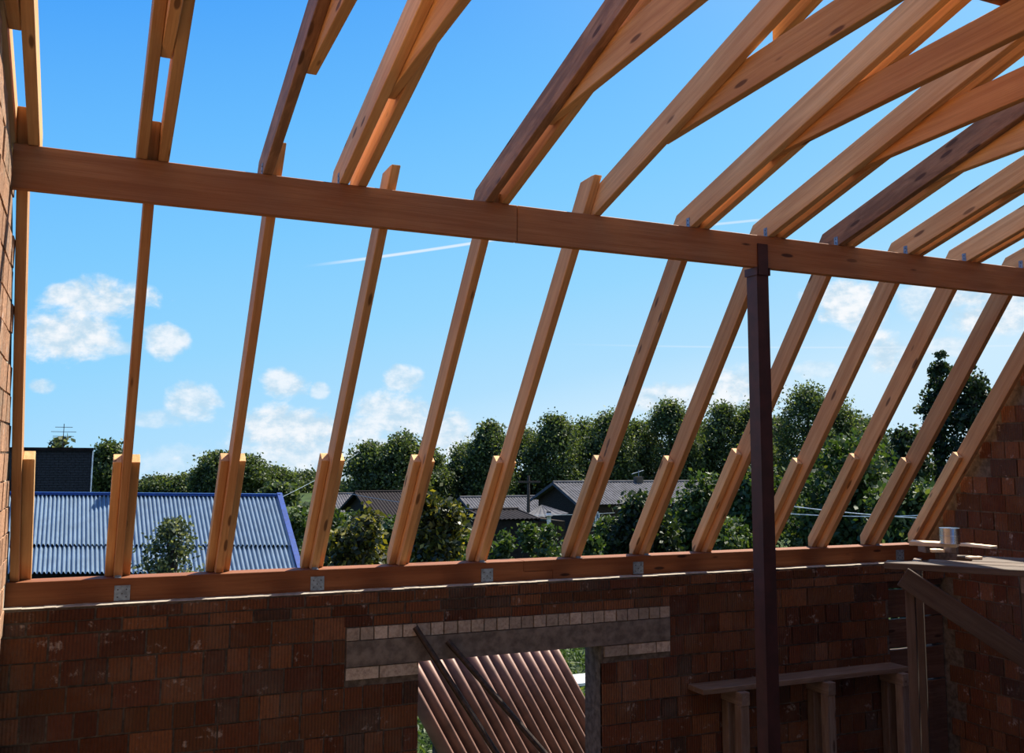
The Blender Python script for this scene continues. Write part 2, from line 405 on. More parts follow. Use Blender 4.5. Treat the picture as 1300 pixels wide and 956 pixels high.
plate_piece([(XL, WT), (JX+.22, WT), (JX+.22, WT+.065), (JX-.02, WT+.065), (JX-.02, PZ), (XL, PZ)],
            'left length of the brown timber wall plate lying on the brick wall', [.20, 1.42, 2.66])
plate_piece([(JX+.222, WT), (XR, WT), (XR, PZ), (JX-.018, PZ), (JX-.018, WT+.067), (JX+.222, WT+.067)],
            'right length of the brown timber wall plate, from the lap joint past the steel post', [3.94, 6.68])

# purlins
PJ = float(at(657, 270, PY).x)
def purlin(x0, x1, label):
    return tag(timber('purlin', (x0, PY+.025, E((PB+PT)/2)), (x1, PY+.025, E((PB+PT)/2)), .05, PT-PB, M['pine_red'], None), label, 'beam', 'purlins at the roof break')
purlin(XL+.005, PJ-.002, 'left length of the deep brown roof purlin, ending at the butt joint')
purlin(PJ+.002, XR-.001, 'right length of the deep brown roof purlin, carried by the dark red steel post')
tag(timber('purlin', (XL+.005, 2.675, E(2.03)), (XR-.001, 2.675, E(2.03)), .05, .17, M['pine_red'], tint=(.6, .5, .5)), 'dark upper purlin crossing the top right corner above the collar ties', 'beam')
# ridge board, just out of the picture overhead
ORD = ['leftmost', 'second', 'third', 'fourth', 'fifth', 'sixth', 'seventh', 'eighth', 'ninth', 'tenth', 'eleventh', 'twelfth', 'rightmost']
NOTE = ['against the sunlit left gable wall', 'left of the blue roof middle', 'in front of the blue corrugated roof', 'right of the blue roof', 'between the two yellow-green bushes',
        'right of the second yellow-green bush', 'in front of the old house gable', 'over the lintel end', 'just left of the steel post', 'just right of the steel post', 'first clear one past the post',
        'next to last before the brick gable', 'against the shaded right brick gable']
RX = [-.335, .2425, .856, 1.48, 2.10, 2.705, 3.50, 4.11, 4.71, 5.35, 5.93, 6.53, 7.11]
STUB = [1.60, 1.615, 1.60, 1.57, 1.50, 1.655, 1.50, 1.49, 1.5, 1.5, 1.5, 1.5, 1.5]
PW = .05
TINT = [(.8, .72, .7), (.95, .85, .82), (1, .92, .88), (1, 1, 1), (1, .95, .9), (1, .98, .95), (.95, .9, .88), (1, .95, .9), (.95, .88, .85), (.92, .85, .8), (.92, .85, .8), (.85, .78, .74), (.9, .8, .72)]
CHK = [.0, -.015, -.005, .0, -.005, -.01, .0, 0, .06, -.01, .03, .0, .05]
for i, xr in enumerate(RX):
    n = i+1
    o = empty('lower_rafter', (xr-.025, 6.6, PZ), f'{ORD[i]} of the steep lower rafters, {NOTE[i]}', 'rafter', 'steep lower rafters standing on the wall plate')
    st = STUB[i]; x0 = xr-PW
    prof = [(under(-.777), E(-.777)), (under(PT-.002), E(PT-.002)), (under(PT), E(PT)+.001), (under(st), E(st)), (under(st)+HN*.35, E(st)+.004)]
    zt = st+.004; yt = KY+HN-(zt-HZ)/1.375   # top face line: offset perpendicular
    def topy(z): return KY - z/1.375 + SW/math.sin(A54)
    if topy(st) > prof[-1][0]: prof.append((topy(st), E(st)))
    prof += [(topy(-.70), E(-.70)), (topy(-.70), E(-.777))]
    # clean duplicates
    mt = M['pine']
    board('rafter_beam', prof, x0, xr, A54, mt, o, tint=tuple(v*k for v, k in zip(TINT[i], (.9, .84, .8))))
    ct = CHK[i]
    zc = -.082+ct; sb = .066             # the cheeks are narrower boards, set back from the rafter's lower edge
    def cq(z): return under(z)+sb/math.sin(A54)
    za = zc+sb*math.cos(A54)
    cp = [(cq(-.777), E(-.777)), (cq(za), E(za)), (under(zc)+math.sin(A54)*SW, E(zc)+math.cos(A54)*SW), (topy(-.70), E(-.70)), (topy(-.70), E(-.777))]
    sides = ((xr+.0005, xr+PW+.012),) if n == 1 else ((x0-PW, x0-.0005), (xr+.0005, xr+PW)) if n < 13 else ((x0-PW, x0-.0005),)
    for a, e in sides: board('cheek_board', cp, a, e, A54, M['pine'], o, tint=(.95, .9, .84))
    if n in (2, 4, 6, 7, 8, 10, 12):        # angle bracket at the foot
        a = MB(); xb = xr+PW+.001 if n < 6 else x0-PW-.003
        a.prism([(under(-.777)-.03, PZ+.001), (under(-.777)+.06, PZ+.001), (under(-.70)+.03, PZ+.09), (under(-.70), PZ+.09)], xb, xb+.002) if n >= 12 else None
        c = MB(); c.box((x0+.006, under(-.777)-.042, PZ+.0008), (xr-.006, under(-.777)-.006, PZ+.003)); c.box((x0+.006, under(-.777)-.010, PZ+.003), (xr-.006, under(-.777)-.007, PZ+.045))
        c.build('angle_bracket', M['zinc'], o)

# upper rafters: pairs of planks resting on the purlin, and collar ties held between them
YRG = .6
def up_z(y): return 1.4395+.3095*(PY-y)
def upper_prof(ya=None):
    h = SW/math.cos(A17)
    # tail follows the outer face of the lower rafters
    yt = None
    def top(y): return up_z(y)+h
    # intersection of top line with the outer plane y = KY - z/1.375 + .186
    y = 5.2
    for _ in range(50): y = KY - top(y)/1.375 + SW/math.sin(A54)
    y2 = KY+SW/math.sin(A54) - 1.441/1.375
    if ya is None: return [(PY+.0, E(1.441)), (YRG, E(up_z(YRG))), (YRG, E(top(YRG))), (y, E(top(y))), (max(y2, PY+.06)+.0, E(1.441))]
    return [(ya, E(up_z(ya))), (YRG, E(up_z(YRG))), (YRG, E(top(YRG))), (ya, E(top(ya)))]
ULX = {1: -.436, 2: .142, 3: .752, 4: 1.155, 5: 1.9995, 6: 2.706, 7: 3.3995, 8: 4.0095, 9: 4.6095, 10: 5.2495, 11: 5.8295, 12: 6.4295, 13: 7.009}
UW = {2: ('pine', (.85, .78, .74)), 3: ('pine_weathered', (.85, .8, .8)), 5: ('pine_weathered', (.9, .8, .75)), 10: ('pine_weathered', (.6, .55, .55)), 9: ('pine_weathered', (.95, .9, .9))}
UW[9] = ('pine_weathered', (.62, .56, .54)); UW[10] = ('pine', (.85, .8, .75))
for i in range(13):
    n = i+1; xl = ULX[n]; mt, tn = UW.get(n, ('pine', (.97, .95, .93)))
    two = n not in (3, 6, 13)
    o = empty('upper_rafter', (xl+.075, PY+.025, E(PT)), f'{ORD[i]} upper rafter, {"a pair of planks" if two else "a single plank"}, in line with the {ORD[i]} below', 'rafter', 'shallow upper rafters resting on the purlin')
    board('rafter_plank', upper_prof(), xl, xl+PW, A17, M[mt], o, tint=tn)
    if two:
        board('rafter_plank', upper_prof(), xl+2*PW+.001, xl+3*PW+.001, A17, M['pine'], o, tint=(1, .93, .86))
    if n == 6: board('rafter_plank', upper_prof(3.35), xl+2*PW+.001, xl+3*PW+.001, A17, M['pine'], o, tint=(1, .93, .86))
    if n in (3, 4, 7, 8, 9, 10, 11, 12):     # galvanised hanger strip on the near side face
        a = MB(); yy = PY+.03
        a.box((xl-.0025, PY+.008, E(PT)+.002), (xl-.0005, PY+.042, E(PT)+.062)); p = a.build('hanger_bracket', M['zinc'], o)
        for dz in (.02, .045):
            h = MB(); h.tube((xl-.0024, PY+.025, E(PT)+dz), (xl-.005, PY+.025, E(PT)+dz), .004); h.build('nail', M['zinc_hole'], p)
def tie_z(y): return 1.69+.045*(4.2-y)
for i in range(13):
    n = i+1; xl = ULX[n]+PW+.001
    ye = {2: 4.18, 3: 4.10, 1: 4.15}.get(n, 4.22)
    if n == 6: xl = ULX[6]+PW+.0005
    if n == 3: xl = ULX[3]+PW+.0005
    zt = tie_z(-2.5)
    tl = .158
    ytop = ye - .0
    # top outer corner is cut back along the roof line
    def hi(y): return up_z(y)+SW/math.cos(A17)
    prof = [(ye, E(tie_z(ye))), (-1.3, E(tie_z(-1.3))), (-1.3, E(tie_z(-1.3)+tl)), (4.05, E(tie_z(4.05)+tl)), (ye, E(min(tie_z(ye)+tl, hi(ye)-.01)))]
    o = board('collar_tie', prof, xl, xl+PW-.002, math.atan(.045), M['pine'], None, tint=(.95, .88, .82) if n not in (7, 8) else (.82, .64, .52))
    tag(o, f'{ORD[i]} collar tie, the flatter board held by the {ORD[i]} upper rafter', 'beam', 'collar ties between the upper rafters')
tag(timber('ridge_board', (XL+.005, YRG-.02, E(2.86)), (XR-.001, YRG-.02, E(2.86)), .03, .2, M['pine']), 'long ridge board overhead where the upper rafters end', 'beam')

# steel post under the purlin
pc = at(972.5, 600, PY+.05); px0 = float(at(960, 345, PY+.1).x); 
P0 = Vector((3.915, PY-.002, 0))
o = empty('steel_post', (3.965, PY+.048, FL), 'dark red painted steel post standing under the purlin', 'post')
a = MB(); a.box((3.905, PY-.004, FL), (3.999, PY+.1, E(PB))); a.build('post_tube', M['steel_red'], o)
a = MB(); a.box((3.912, PY-.014, E(PB)-.05), (3.992, PY-.0045, E(PB)+.155)); a.build('head_plate', M['steel_red'], o)
a = MB(); a.box((3.897, PY-.016, E(PB)-.052), (3.9045, PY+.11, E(PB)-.001)); a.build('saddle_cheek', M['steel_red'], o); a = MB(); a.box((3.9995, PY-.016, E(PB)-.052), (4.006, PY+.11, E(PB)-.001)); a.build('saddle_cheek', M['steel_red'], o)
a = MB(); a.box((3.85, PY-.06, FL), (4.06, PY+.16, FL+.012)); a.build('base_plate', M['steel_red'], o)

# two steel pipes leaning on the lintel
for (p, q, r, lab) in (((527, 796), (572, 866), .021, 'left of the two dark steel pipes leaning on the concrete lintel'),
                       ((568, 814), (613, 866), .021, 'right of the two dark steel pipes leaning on the concrete lintel')):
    A = at(*p, 6.35); B = at(*q, 6.22); d = (B-A); B = A + d*((FL-A.z)/d.z)
    o = MB(); o.tube((0, 0, 0), B-A, r, n=12)
    tag(o.build('steel_pipe', M['steel_dark'], None, Matrix.Translation(A), smooth=False), lab, 'pipe', 'pipes leaning on the lintel')

# boards along the foot of the wall
lt_ = empty('low_trestle', (5.5, 6.1, FL), 'low trestle carrying the grey boards at the foot of the brick wall', 'trestle')
for k in range(1):
    tag(timber('scaffold_board', (4.35, 6.28, E(-1.772)), (6.44, 6.28, E(-1.772)), .205, .04, M['pine_old'], tint=(1.1, 1, .9), jit=.002),
        ['old grey scaffold board lying against the foot of the brick wall', 'old grey scaffold board one board out from the brick wall'][k], 'board')
for k, x in enumerate((4.7, 5.55, 6.35)):
    timber('crossbeam', (x, 6.12, E(-1.842)), (x, 6.38, E(-1.842)), .08, .098, M['pine_old'], lt_)
    for y in (6.17, 6.33): timber('leg', (x, y, FL), (x, y, E(-1.8915)), .08, .08, M['pine_old'], lt_, up=(0, 1, 0))

# horizontal boards closing the doorway at the right end of the wall
o = empty('board_barrier', (6.8, 6.55, FL), 'rough horizontal boards with sunlit edges closing the doorway by the right gable', 'barrier')
gaps = [at(1180, q, 6.44).z for q in (744, 781, 819, 862)]
tops = [WT-.158]+[g-.012 for g in gaps]; bots = [g+.004 for g in gaps]+[FL+.45]
for k, (zt, zb) in enumerate(zip(tops, bots)):
    h = zt-zb-.003; timber('barrier_board', (6.475, 6.46+.006*(k % 2), (zt+zb)/2), (7.145, 6.46+.006*(k % 2), (zt+zb)/2+(.006, -.004, .005, 0, 0)[k]), .05, h, M['pine_old'], o, jit=.004, tint=(.55, .4, .33))
for x in (6.51, 7.10): timber('barrier_post', (x, 6.53, FL), (x, 6.53, WT-.16), .06, .06, M['pine_old'], o, up=(0, 1, 0))

# work platform on the right: planks on a trestle with a diagonal brace
DZ = E(-.60)
c0 = atz(1122, 714, DZ); d1 = (atz(1300, 723.5, DZ)-c0); d1.z = 0; d1.normalize(); d2 = Vector((-d1.y, d1.x, 0))
names = ['nearest', 'second', 'third', 'farthest']
for k in range(4):
    s = (0.0, .22, .45, .36)[k]
    a = c0 + d1*s + d2*(.09+.185*k) - Vector((0, 0, .019)); e = c0 + d1*(2.6) + d2*(.09+.185*k) - Vector((0, 0, .019))
    tag(timber('platform_plank', a, e, .165, .036, M['pine_old'], jit=.004, tint=(.6, .56, .5)), f'{names[k]} rough plank of the work platform by the right gable', 'plank', 'planks of the work platform')
def onp(s, t, z): v = c0+d1*s+d2*t; return Vector((v.x, v.y, z))
wp = empty('work_platform', onp(1.3, .38, FL), 'timber trestle of the work platform with a diagonal brace, by the right gable', 'trestle')
for k, s in enumerate((.13, .72, 2.35)):
    timber('crossbeam', onp(s, .02, DZ-.083), onp(s, .76, DZ-.083), .05, .09, M['pine_old'], wp)
    for t in (.06, .70): timber('leg', onp(s, t, FL), onp(s, t, DZ-.1285), .085, .05, M['pine_old'], wp, up=d1, tint=(.45, .4, .37))
A = onp(.10, -.03, DZ-.07); B = onp(1.85, -.03, DZ-1.20)
timber('diagonal_brace', A, B, .028, .115, M['pine_old'], wp, tint=(.38, .34, .31))

# pale offcuts on the platform
def offcut(px, py, qx, qy, z, wd, th, lab, m='pine_pale'):
    a = atz(px, py, z+th/2); b_ = atz(qx, qy, z+th/2)
    tag(timber('board_offcut', a, b_, wd, th, M[m], jit=.003), lab, 'offcut', 'pale board offcuts on the work platform')
offcut(1156, 689, 1216, 692, DZ+.052, .12, .026, 'long pale sunlit board offcut lying at the tin can foot')
offcut(1222, 691, 1262, 695, DZ+.0005, .07, .02, 'pale board offcut right of the tin can')
offcut(1180, 699, 1196, 699, DZ+.0005, .07, .02, 'short pale offcut in front of the tin can')
offcut(1228, 708, 1245, 708, DZ+.0005, .05, .016, 'small pale offcut nearest the platform edge')
tag(timber('spacer_block', atz(1170, 696, DZ+.026), atz(1176, 696, DZ+.026), .1, .0505, M['pine_old']), 'left dark block under the long pale offcut', 'block')
tag(timber('spacer_block', atz(1203, 697, DZ+.026), atz(1209, 697, DZ+.026), .1, .0505, M['pine_old']), 'right dark block under the long pale offcut', 'block')
# tin can
cb = atz(1206, 690, DZ+.0785); o = empty('tin_can', cb, 'shiny metal tin can standing on the pale offcut', 'can')
a = MB(); a.tube((cb.x, cb.y, cb.z), (cb.x, cb.y, cb.z+.095), .058, n=32); a.build('can_body', M['can'], o, smooth=False)
a = MB()
for zz in (.0015, .048, .0935):
    for q in range(32):
        t0, t1 = 2*PI*q/32, 2*PI*(q+1)/32; a.tube((cb.x+.0595*math.cos(t0), cb.y+.0595*math.sin(t0), cb.z+zz), (cb.x+.0595*math.cos(t1), cb.y+.0595*math.sin(t1), cb.z+zz), .0016, n=5)
a.build('rim', M['can'], o)

# ------------------------------------------------------------------ outside
M['grass'] = plain('meadow', (.03, .05, .012), .95, 0, .7, .5, .05)
g = MB(); 
me = bpy.data.meshes.new('ground'); N = 40; vs = []; fs = []
for j in range(N+1):
    for i2 in range(N+1):
        x = -120+360*i2/N; y = -15+148*j/N; vs.append((x, y, 0 if y < 40 else .3*math.sin(x*.05)*min(1, (y-40)/40)))
for j in range(N):
    for i2 in range(N): k = j*(N+1)+i2; fs.append((k, k+1, k+N+2, k+N+1))
gr = link('ground', mesh('ground', vs, fs), M['grass']); tag(gr, kind='structure')

def leafmat(name, c1, c2, c3=None, trans=.35, gloss=.62):
    m, t, b = new_mat(name); at_ = t.node('ShaderNodeAttribute'); at_.attribute_name = 'rnd'
    col = t.ramp(at_.outputs['Fac'], [(0, c1), (.6, c2), (1, c3 or c2)])
    t.set(b.inputs['Base Color'], col); b.inputs['Roughness'].default_value = gloss
    tr = t.node('ShaderNodeBsdfTranslucent'); t.set(tr.inputs[0], t.mix(1, col, (1.3, 1.25, .55, 1), 'MULTIPLY'))
    mx = t.node('ShaderNodeMixShader'); mx.inputs[0].default_value = trans
    o = [n for n in t.n if n.type == 'OUTPUT_MATERIAL'][0]
    t.l.new(b.outputs[0], mx.inputs[1]); t.l.new(tr.outputs[0], mx.inputs[2]); t.l.new(mx.outputs[0], o.inputs[0])
    return m
M['leaf_far'] = leafmat('distant_leaves', (.026, .044, .017), (.072, .108, .032), (.17, .21, .06))
M['leaf_dark'] = leafmat('dark_leaves', (.011, .021, .007), (.024, .045, .012), (.06, .08, .02))
M['leaf_mid'] = leafmat('fresh_leaves', (.02, .042, .009), (.046, .085, .017), (.12, .15, .035))
M['leaf_yellow'] = leafmat('yellowing_leaves', (.016, .025, .008), (.05, .06, .018), (.34, .29, .035), gloss=.5)
M['leaf_silver'] = leafmat('silvery_leaves', (.03, .045, .02), (.07, .09, .04), (.24, .26, .15), gloss=.35)
M['bark'] = plain('bark', (.07, .055, .045), .95, 0, 20, .4, .01)
def leaf_mesh(P, size, asp=.6, rnd=None, name='foliage'):
    n = len(P); d = rng.normal(size=(n, 3)); d /= np.linalg.norm(d, axis=1)[:, None]
    e = rng.normal(size=(n, 3)); e -= (e*d).sum(1)[:, None]*d; e /= np.linalg.norm(e, axis=1)[:, None]
    s = size*rng.uniform(.6, 1.35, n)[:, None]
    nn = np.cross(d, e)
    V = np.stack([P-d*s, P-e*s*asp+nn*s*.12, P+d*s, P+e*s*asp+nn*s*.12], 1).reshape(-1, 3)
    me = bpy.data.meshes.new(name); me.vertices.add(4*n); me.vertices.foreach_set('co', V.astype('f').ravel())
    me.loops.add(4*n); me.loops.foreach_set('vertex_index', np.arange(4*n, dtype='i'))
    me.polygons.add(n); me.polygons.foreach_set('loop_start', np.arange(0, 4*n, 4, dtype='i'))
    me.update(calc_edges=True)
    a = me.attributes.new('rnd', 'FLOAT', 'FACE'); a.data.foreach_set('value', (rng.uniform(0, 1, n)**1.3 if rnd is None else rnd).astype('f'))
    me.validate(); return me
def crown_points(H, Wd, base, n, lumps=26, kind='round'):
    """leaf positions in lumpy clusters filling a crown of height H-base and width Wd"""
    C = []; 
    for _ in range(lumps):
        t = rng.uniform(0, 1)
        if kind == 'round': prof = math.sqrt(max(.02, 1-(2*t-1)**2))*.5*Wd*(.72+.28*(1-t))
        elif kind == 'cone': prof = (1-t)**.8*.5*Wd+.1*Wd
        elif kind == 'tall': prof = min(1, 2.6*(1-t)+.12)*min(1, .6+1.5*t)*.44*Wd
        else: prof = .5*Wd*(1-.35*t)
        a = rng.uniform(0, 2*PI); r = prof*math.sqrt(rng.uniform(.05, .9))*.78
        rad = Wd*rng.uniform(.12, .23) if kind != 'cone' else Wd*rng.uniform(.08, .15)
        C.append((r*math.cos(a), r*math.sin(a), base+(H-base-rad*.7)*(.04+.96*t), rad))
    out = []; per = n//len(C)
    for x, y, z, r in C:
        d = rng.normal(size=(per, 3)); d /= np.linalg.norm(d, axis=1)[:, None]; rr = r*np.abs(rng.normal(.75, .33, per))
        out.append(np.stack([x+d[:, 0]*rr, y+d[:, 1]*rr, z+d[:, 2]*rr*.8], 1))
    return np.concatenate(out), C
def tree(name, loc, H, Wd, base, n, size, mat, label, cat='tree', group=None, kind='round', lumps=26, trunk=None, bare=False):
    o = empty(name, loc, label, cat, group)
    P, C = crown_points(H, Wd, base, n, lumps, kind); P[:, 2] = np.maximum(P[:, 2], .03)
    me = leaf_mesh(P, size); f = link('foliage', me, M[mat], o, Matrix.Translation(loc))
    b = MB(); tr = trunk or H*.018; top = base+(H-base)*.75
    b.tube((0, 0, 0), (0, 0, top), tr, tr*.35)
    for x, y, z, r in C[::2]:
        z0 = min(top, max(base*.6, z-abs(x)-abs(y)-.2*H*.2)); b.tube((0, 0, max(.1, z0*.9)), (x, y, z), tr*.4, tr*.12, 5)
    b.build('trunk', M['bark'], o, Matrix.Translation(loc)); return o
def px_tree(name, px, top, wpx, Y, label, mat='leaf_far', n=4200, size=.3, kind='round', base=.25, **k):
    """tree whose crown top is seen at (px,top) when it stands at depth Y"""
    p = at(px, top, Y); D = (p-Vector((0, 0, EZ))).dot(f_); Wd = wpx*D/F; H = p.z
    return tree(name, Vector((p.x, p.y, 0)), H, Wd, H*base, n, size, mat, label, kind=kind, **k)
far = [  # px, top y, width px, depth, kind
    (140, 556, 44, 75, 'round'), (200, 600, 50, 120, 'round'), (236, 597, 46, 118, 'round'), (273, 560, 48, 110, 'round'), (310, 572, 56, 112, 'round'), (348, 588, 50, 116, 'round'), (388, 594, 54, 120, 'round'), (420, 606, 44, 118, 'round'),
    (468, 556, 60, 78, 'round'), (508, 542, 70, 76, 'round'), (552, 566, 50, 82, 'round'), (590, 556, 52, 84, 'tall'),
    (622, 530, 66, 80, 'tall'), (668, 536, 62, 84, 'tall'), (706, 520, 66, 80, 'tall'), (744, 526, 60, 84, 'tall'), (776, 514, 64, 80, 'tall'),
    (812, 526, 60, 82, 'tall'), (850, 502, 66, 78, 'tall'), (884, 528, 50, 82, 'tall'), (916, 504, 64, 78, 'tall'), (952, 502, 58, 78, 'tall'), (984, 520, 44, 80, 'tall'),
    (1024, 482, 76, 70, 'tall'), (1066, 500, 62, 70, 'tall'), (1098, 520, 60, 72, 'tall'), (1132, 560, 60, 70, 'round')]
for i, (px, ty, wp, Y, kd) in enumerate(far):
    pos = 'beyond the blue roof' if px < 360 else 'beyond the middle gardens' if px < 600 else 'behind the old house' if px < 960 else 'far right of the steel post'
    grp = [f for f in far if (f[0] < 360) == (px < 360) and (f[0] < 600) == (px < 600) and (f[0] < 960) == (px < 960)]; kx = grp.index(far[i])+1
    lab = f'dark green distant tree {pos}, {"leftmost" if kx == 1 else "rightmost" if kx == len(grp) else ["second", "third", "fourth", "fifth", "sixth", "seventh", "eighth", "ninth", "tenth", "eleventh"][kx-2]+" from the left"}'
    px_tree('leafy_tree', px, ty+5, wp*1.45, Y, lab, 'leaf_far', 17000, .14 if Y < 100 else .18, kd, .04 if kd == 'round' else .10, group='distant tree line', lumps=64 if kd == 'tall' else 44)
px_tree('conifer_tree', 1189, 446, 84, 48, 'tall dark tree with a pointed top between the two rightmost gaps', 'leaf_dark', 9000, .16, 'cone', .1, lumps=70)
px_tree('leafy_tree', 1236, 474, 92, 46, 'loose dark tree right of the pointed tree, before the brick gable', 'leaf_dark', 8000, .17, 'round', .2, lumps=34)
px_tree('leafy_tree', 1150, 540, 80, 44, 'dark round tree low between the pointed tree and the garden trees', 'leaf_dark', 7000, .16, 'round', .1, lumps=34)
# garden trees and shrubs
px_tree('garden_tree', 1070, 545, 190, 24, 'bright green garden tree behind the wires right of the post', 'leaf_mid', 16000, .10, 'round', .08, lumps=60)
px_tree('garden_tree', 1150, 600, 150, 21, 'green garden tree filling the gap before the right gable', 'leaf_mid', 12000, .10, 'round', .05, lumps=50)
px_tree('garden_tree', 960, 588, 130, 27, 'light green garden tree left of the steel post', 'leaf_mid', 12000, .10, 'round', .08, lumps=44)
px_tree('garden_tree', 893, 600, 110, 31, 'green garden tree between the old house and the post', 'leaf_mid', 10000, .11, 'round', .08, lumps=40)
px_tree('garden_shrub', 815, 628, 118, 29, 'dense dark green shrub in front of the old house', 'leaf_dark', 12000, .10, 'round', .02, lumps=44)
px_tree('garden_shrub', 690, 662, 90, 30, 'low green shrub in front of the dark shed', 'leaf_mid', 5000, .09, 'shrub', .02, lumps=26)
px_tree('garden_shrub', 740, 672, 60, 26, 'low light green shrub left of the dense dark shrub', 'leaf_mid', 3500, .09, 'shrub', .02, lumps=20)
px_tree('yellowing_bush', 457, 642, 112, 11.5, 'left yellow-green bush with big leaves right of the blue roof', 'leaf_yellow', 8500, .042, 'shrub', .66, lumps=60)
px_tree('yellowing_bush', 560, 616, 100, 12.5, 'right yellow-green bush, behind the fifth and sixth rafters', 'leaf_yellow', 9500, .045, 'shrub', .62, lumps=60)
px_tree('apple_tree', 221, 654, 100, 13.5, 'small silvery-leaved apple tree in front of the blue roof', 'leaf_silver', 3400, .032, 'round', .66, lumps=40)
for px, ty, wp, Y, lb in ((398, 640, 90, 58, 'dark hedge bush between the blue roof and the fourth rafter'), (352, 612, 60, 90, 'far bush just above the right end of the blue roof'), (450, 652, 70, 48, 'dark bush below the brown-roofed house'),
                          (512, 655, 80, 44, 'dark bush behind the gap of the two yellow-green bushes'), (600, 678, 80, 26, 'low green bush at the foot of the sixth rafter'), (545, 640, 80, 60, 'dark hedge bush left of the grey barn'),
                          (430, 668, 60, 30, 'green bush low beside the left yellow-green bush'), (404, 680, 30, 30, 'low green bush right under the blue roof corner'), (776, 655, 50, 40, 'dark bush against the old house front'), (925, 640, 90, 24, 'green bush low between eighth and ninth rafter feet')):
    px_tree('garden_bush', px, ty, wp, Y, lb, 'leaf_mid' if Y < 50 else 'leaf_far', 5200, .0022*Y+.03, 'shrub', .03, lumps=30)
px_tree('garden_shrub', 375, 650, 50, 42, 'green shrub just right of the blue roof verge', 'leaf_mid', 4000, .13, 'round', .05, lumps=20)
px_tree('garden_shrub', 412, 640, 60, 46, 'green shrub behind the fourth rafter foot', 'leaf_mid', 4000, .14, 'round', .05, lumps=20)
px_tree('garden_shrub', 585, 668, 60, 33, 'green shrub right of the right yellow-green bush', 'leaf_mid', 4000, .1, 'shrub', .02, lumps=20)
px_tree('garden_shrub', 640, 676, 50, 28, 'small green shrub beneath the dark shed', 'leaf_mid', 3000, .09, 'shrub', .02, lumps=16)
px_tree('wispy_tree', 79, 552, 44, 60, 'thin wispy treetop above the dark slate building', 'leaf_silver', 500, .16, 'round', .7, lumps=22)
# weeds and vegetable rows: uncountable
n = 26000; yy = rng.uniform(15, 34, n); xx = yy*rng.uniform(.2, .75, n); hh = rng.uniform(.02, .55, n)*(.5+.5*np.sin(yy*2.1)**2)
tag(link('garden_weeds', leaf_mesh(np.stack([xx, yy, hh], 1), .085, .3, name='garden_weeds'), M['leaf_mid']), 'sunlit weeds and vegetable rows in the garden below the wall', 'plants', kind='stuff')

# corrugated sheets -----------------------------------------------------------
def corrugated(quad, pitch, amp, seg=6, rows=8, curved=True):
    """quad = eave-left, eave-right, ridge-right, ridge-left; ribs run from eave to ridge"""
    a, b_, c, d = [Vector(q) for q in quad]; nrm = (b_-a).cross(d-a).normalized(); Wd = ((b_-a).length+(c-d).length)/2
    nx = max(4, int(Wd/pitch*seg)); vs = []; fs = []
    for j in range(rows+1):
        v = j/rows
        for i in range(nx+1):
            u = i/nx; p = (a.lerp(b_, u)).lerp(d.lerp(c, u), v); ph = i/seg
            h = (2*abs(math.sin(PI*ph))**.8-1) if curved else max(-1, min(1, 2.2*math.sin(2*PI*ph)))
            vs.append(p+nrm*amp*h)
    m_ = len(vs); vs += [v-nrm*.004 for v in vs]
    for j in range(rows):
        for i in range(nx):
            k = j*(nx+1)+i; fs.append((k, k+1, k+nx+2, k+nx+1)); fs.append((m_+k, m_+k+nx+1, m_+k+nx+2, m_+k+1))
    for i in range(nx):
        fs.append((i, m_+i, m_+i+1, i+1)); k = rows*(nx+1)+i; fs.append((k, k+1, m_+k+1, m_+k))
    for j in range(rows):
        k = j*(nx+1); fs.append((k, k+nx+1, m_+k+nx+1, m_+k)); k += nx; fs.append((k, m_+k, m_+k+nx+1, k+nx+1))
    return vs, fs
M['roof_blue'] = plain('blue_grey_roofing', lin(108, 126, 142), .45, .15, 3, .12)
M['trim_blue'] = plain('blue_trim', lin(6, 50, 118), .4, .1)
M['wall_wood'] = plain('dark_plank_wall', (.035, .026, .02), .9, 0, 14, .4)
M['roof_slate'] = plain('grey_slate_roof', lin(82, 81, 84), .8, 0, 2.5, .25)
M['slate_dark'] = plain('dark_slate', lin(46, 48, 52), .8, 0, 20, .3)
M['roof_dark'] = plain('dark_brown_roof', lin(30, 24, 25), .8, 0, 3, .3)
M['white'] = plain('white_paint', (.75, .76, .78), .6)
M['glass'] = plain('window_glass', (.12, .17, .24), .1)
er = atz(379, 724, E(-3.1)); el_ = atz(47, 724.5, E(-3.1)); rr_ = Vector((er.x, 29.45, E(-1.29))); rl = atz(47, 627, E(-1.29))
rr_ = atz(352.5, 629.5, E(-1.29))
el2 = el_+(el_-er)*.25; rl2 = rl+(rl-rr_)*.22
ho = empty('blue_roofed_shed', Vector(((er.x+el_.x)/2, 29, 0)), 'long shed with a blue-grey corrugated metal roof, blue ridge and verge', 'shed')
mid_e = [p.lerp(q, .30) for p, q in ((el2, rl2), (er, rr_))]
vs, fs = corrugated([mid_e[0], mid_e[1], rr_, rl2], .125, .032, 8, 3, False); link('roof_sheet', mesh('roof_sheet', vs, fs), M['roof_blue'], ho)
vs, fs = corrugated([el2, er, mid_e[1]+(rr_-er)*.02, mid_e[0]+(rl2-el2)*.02], .125, .032, 8, 2, False)
lw = link('roof_sheet', mesh('roof_sheet', [v-Vector((0, 0, .055)) for v in vs], fs), M['roof_blue'], ho)
a = MB(); nU = Vector((0, 0, .09))
def strip(mb, p, q, wd, th, up=(0, 0, 1)):
    d = (q-p).normalized(); s = d.cross(Vector(up)).normalized()*wd/2; t = Vector(up).normalized()*th
    mb.hull8([p-s, q-s, q+s, p+s, p-s+t, q-s+t, q+s+t, p+s+t])
strip(a, rl2+Vector((0, 0, -.02)), rr_+Vector((.12, 0, -.02)), .30, .08); a.build('ridge_cap', M['trim_blue'], ho)
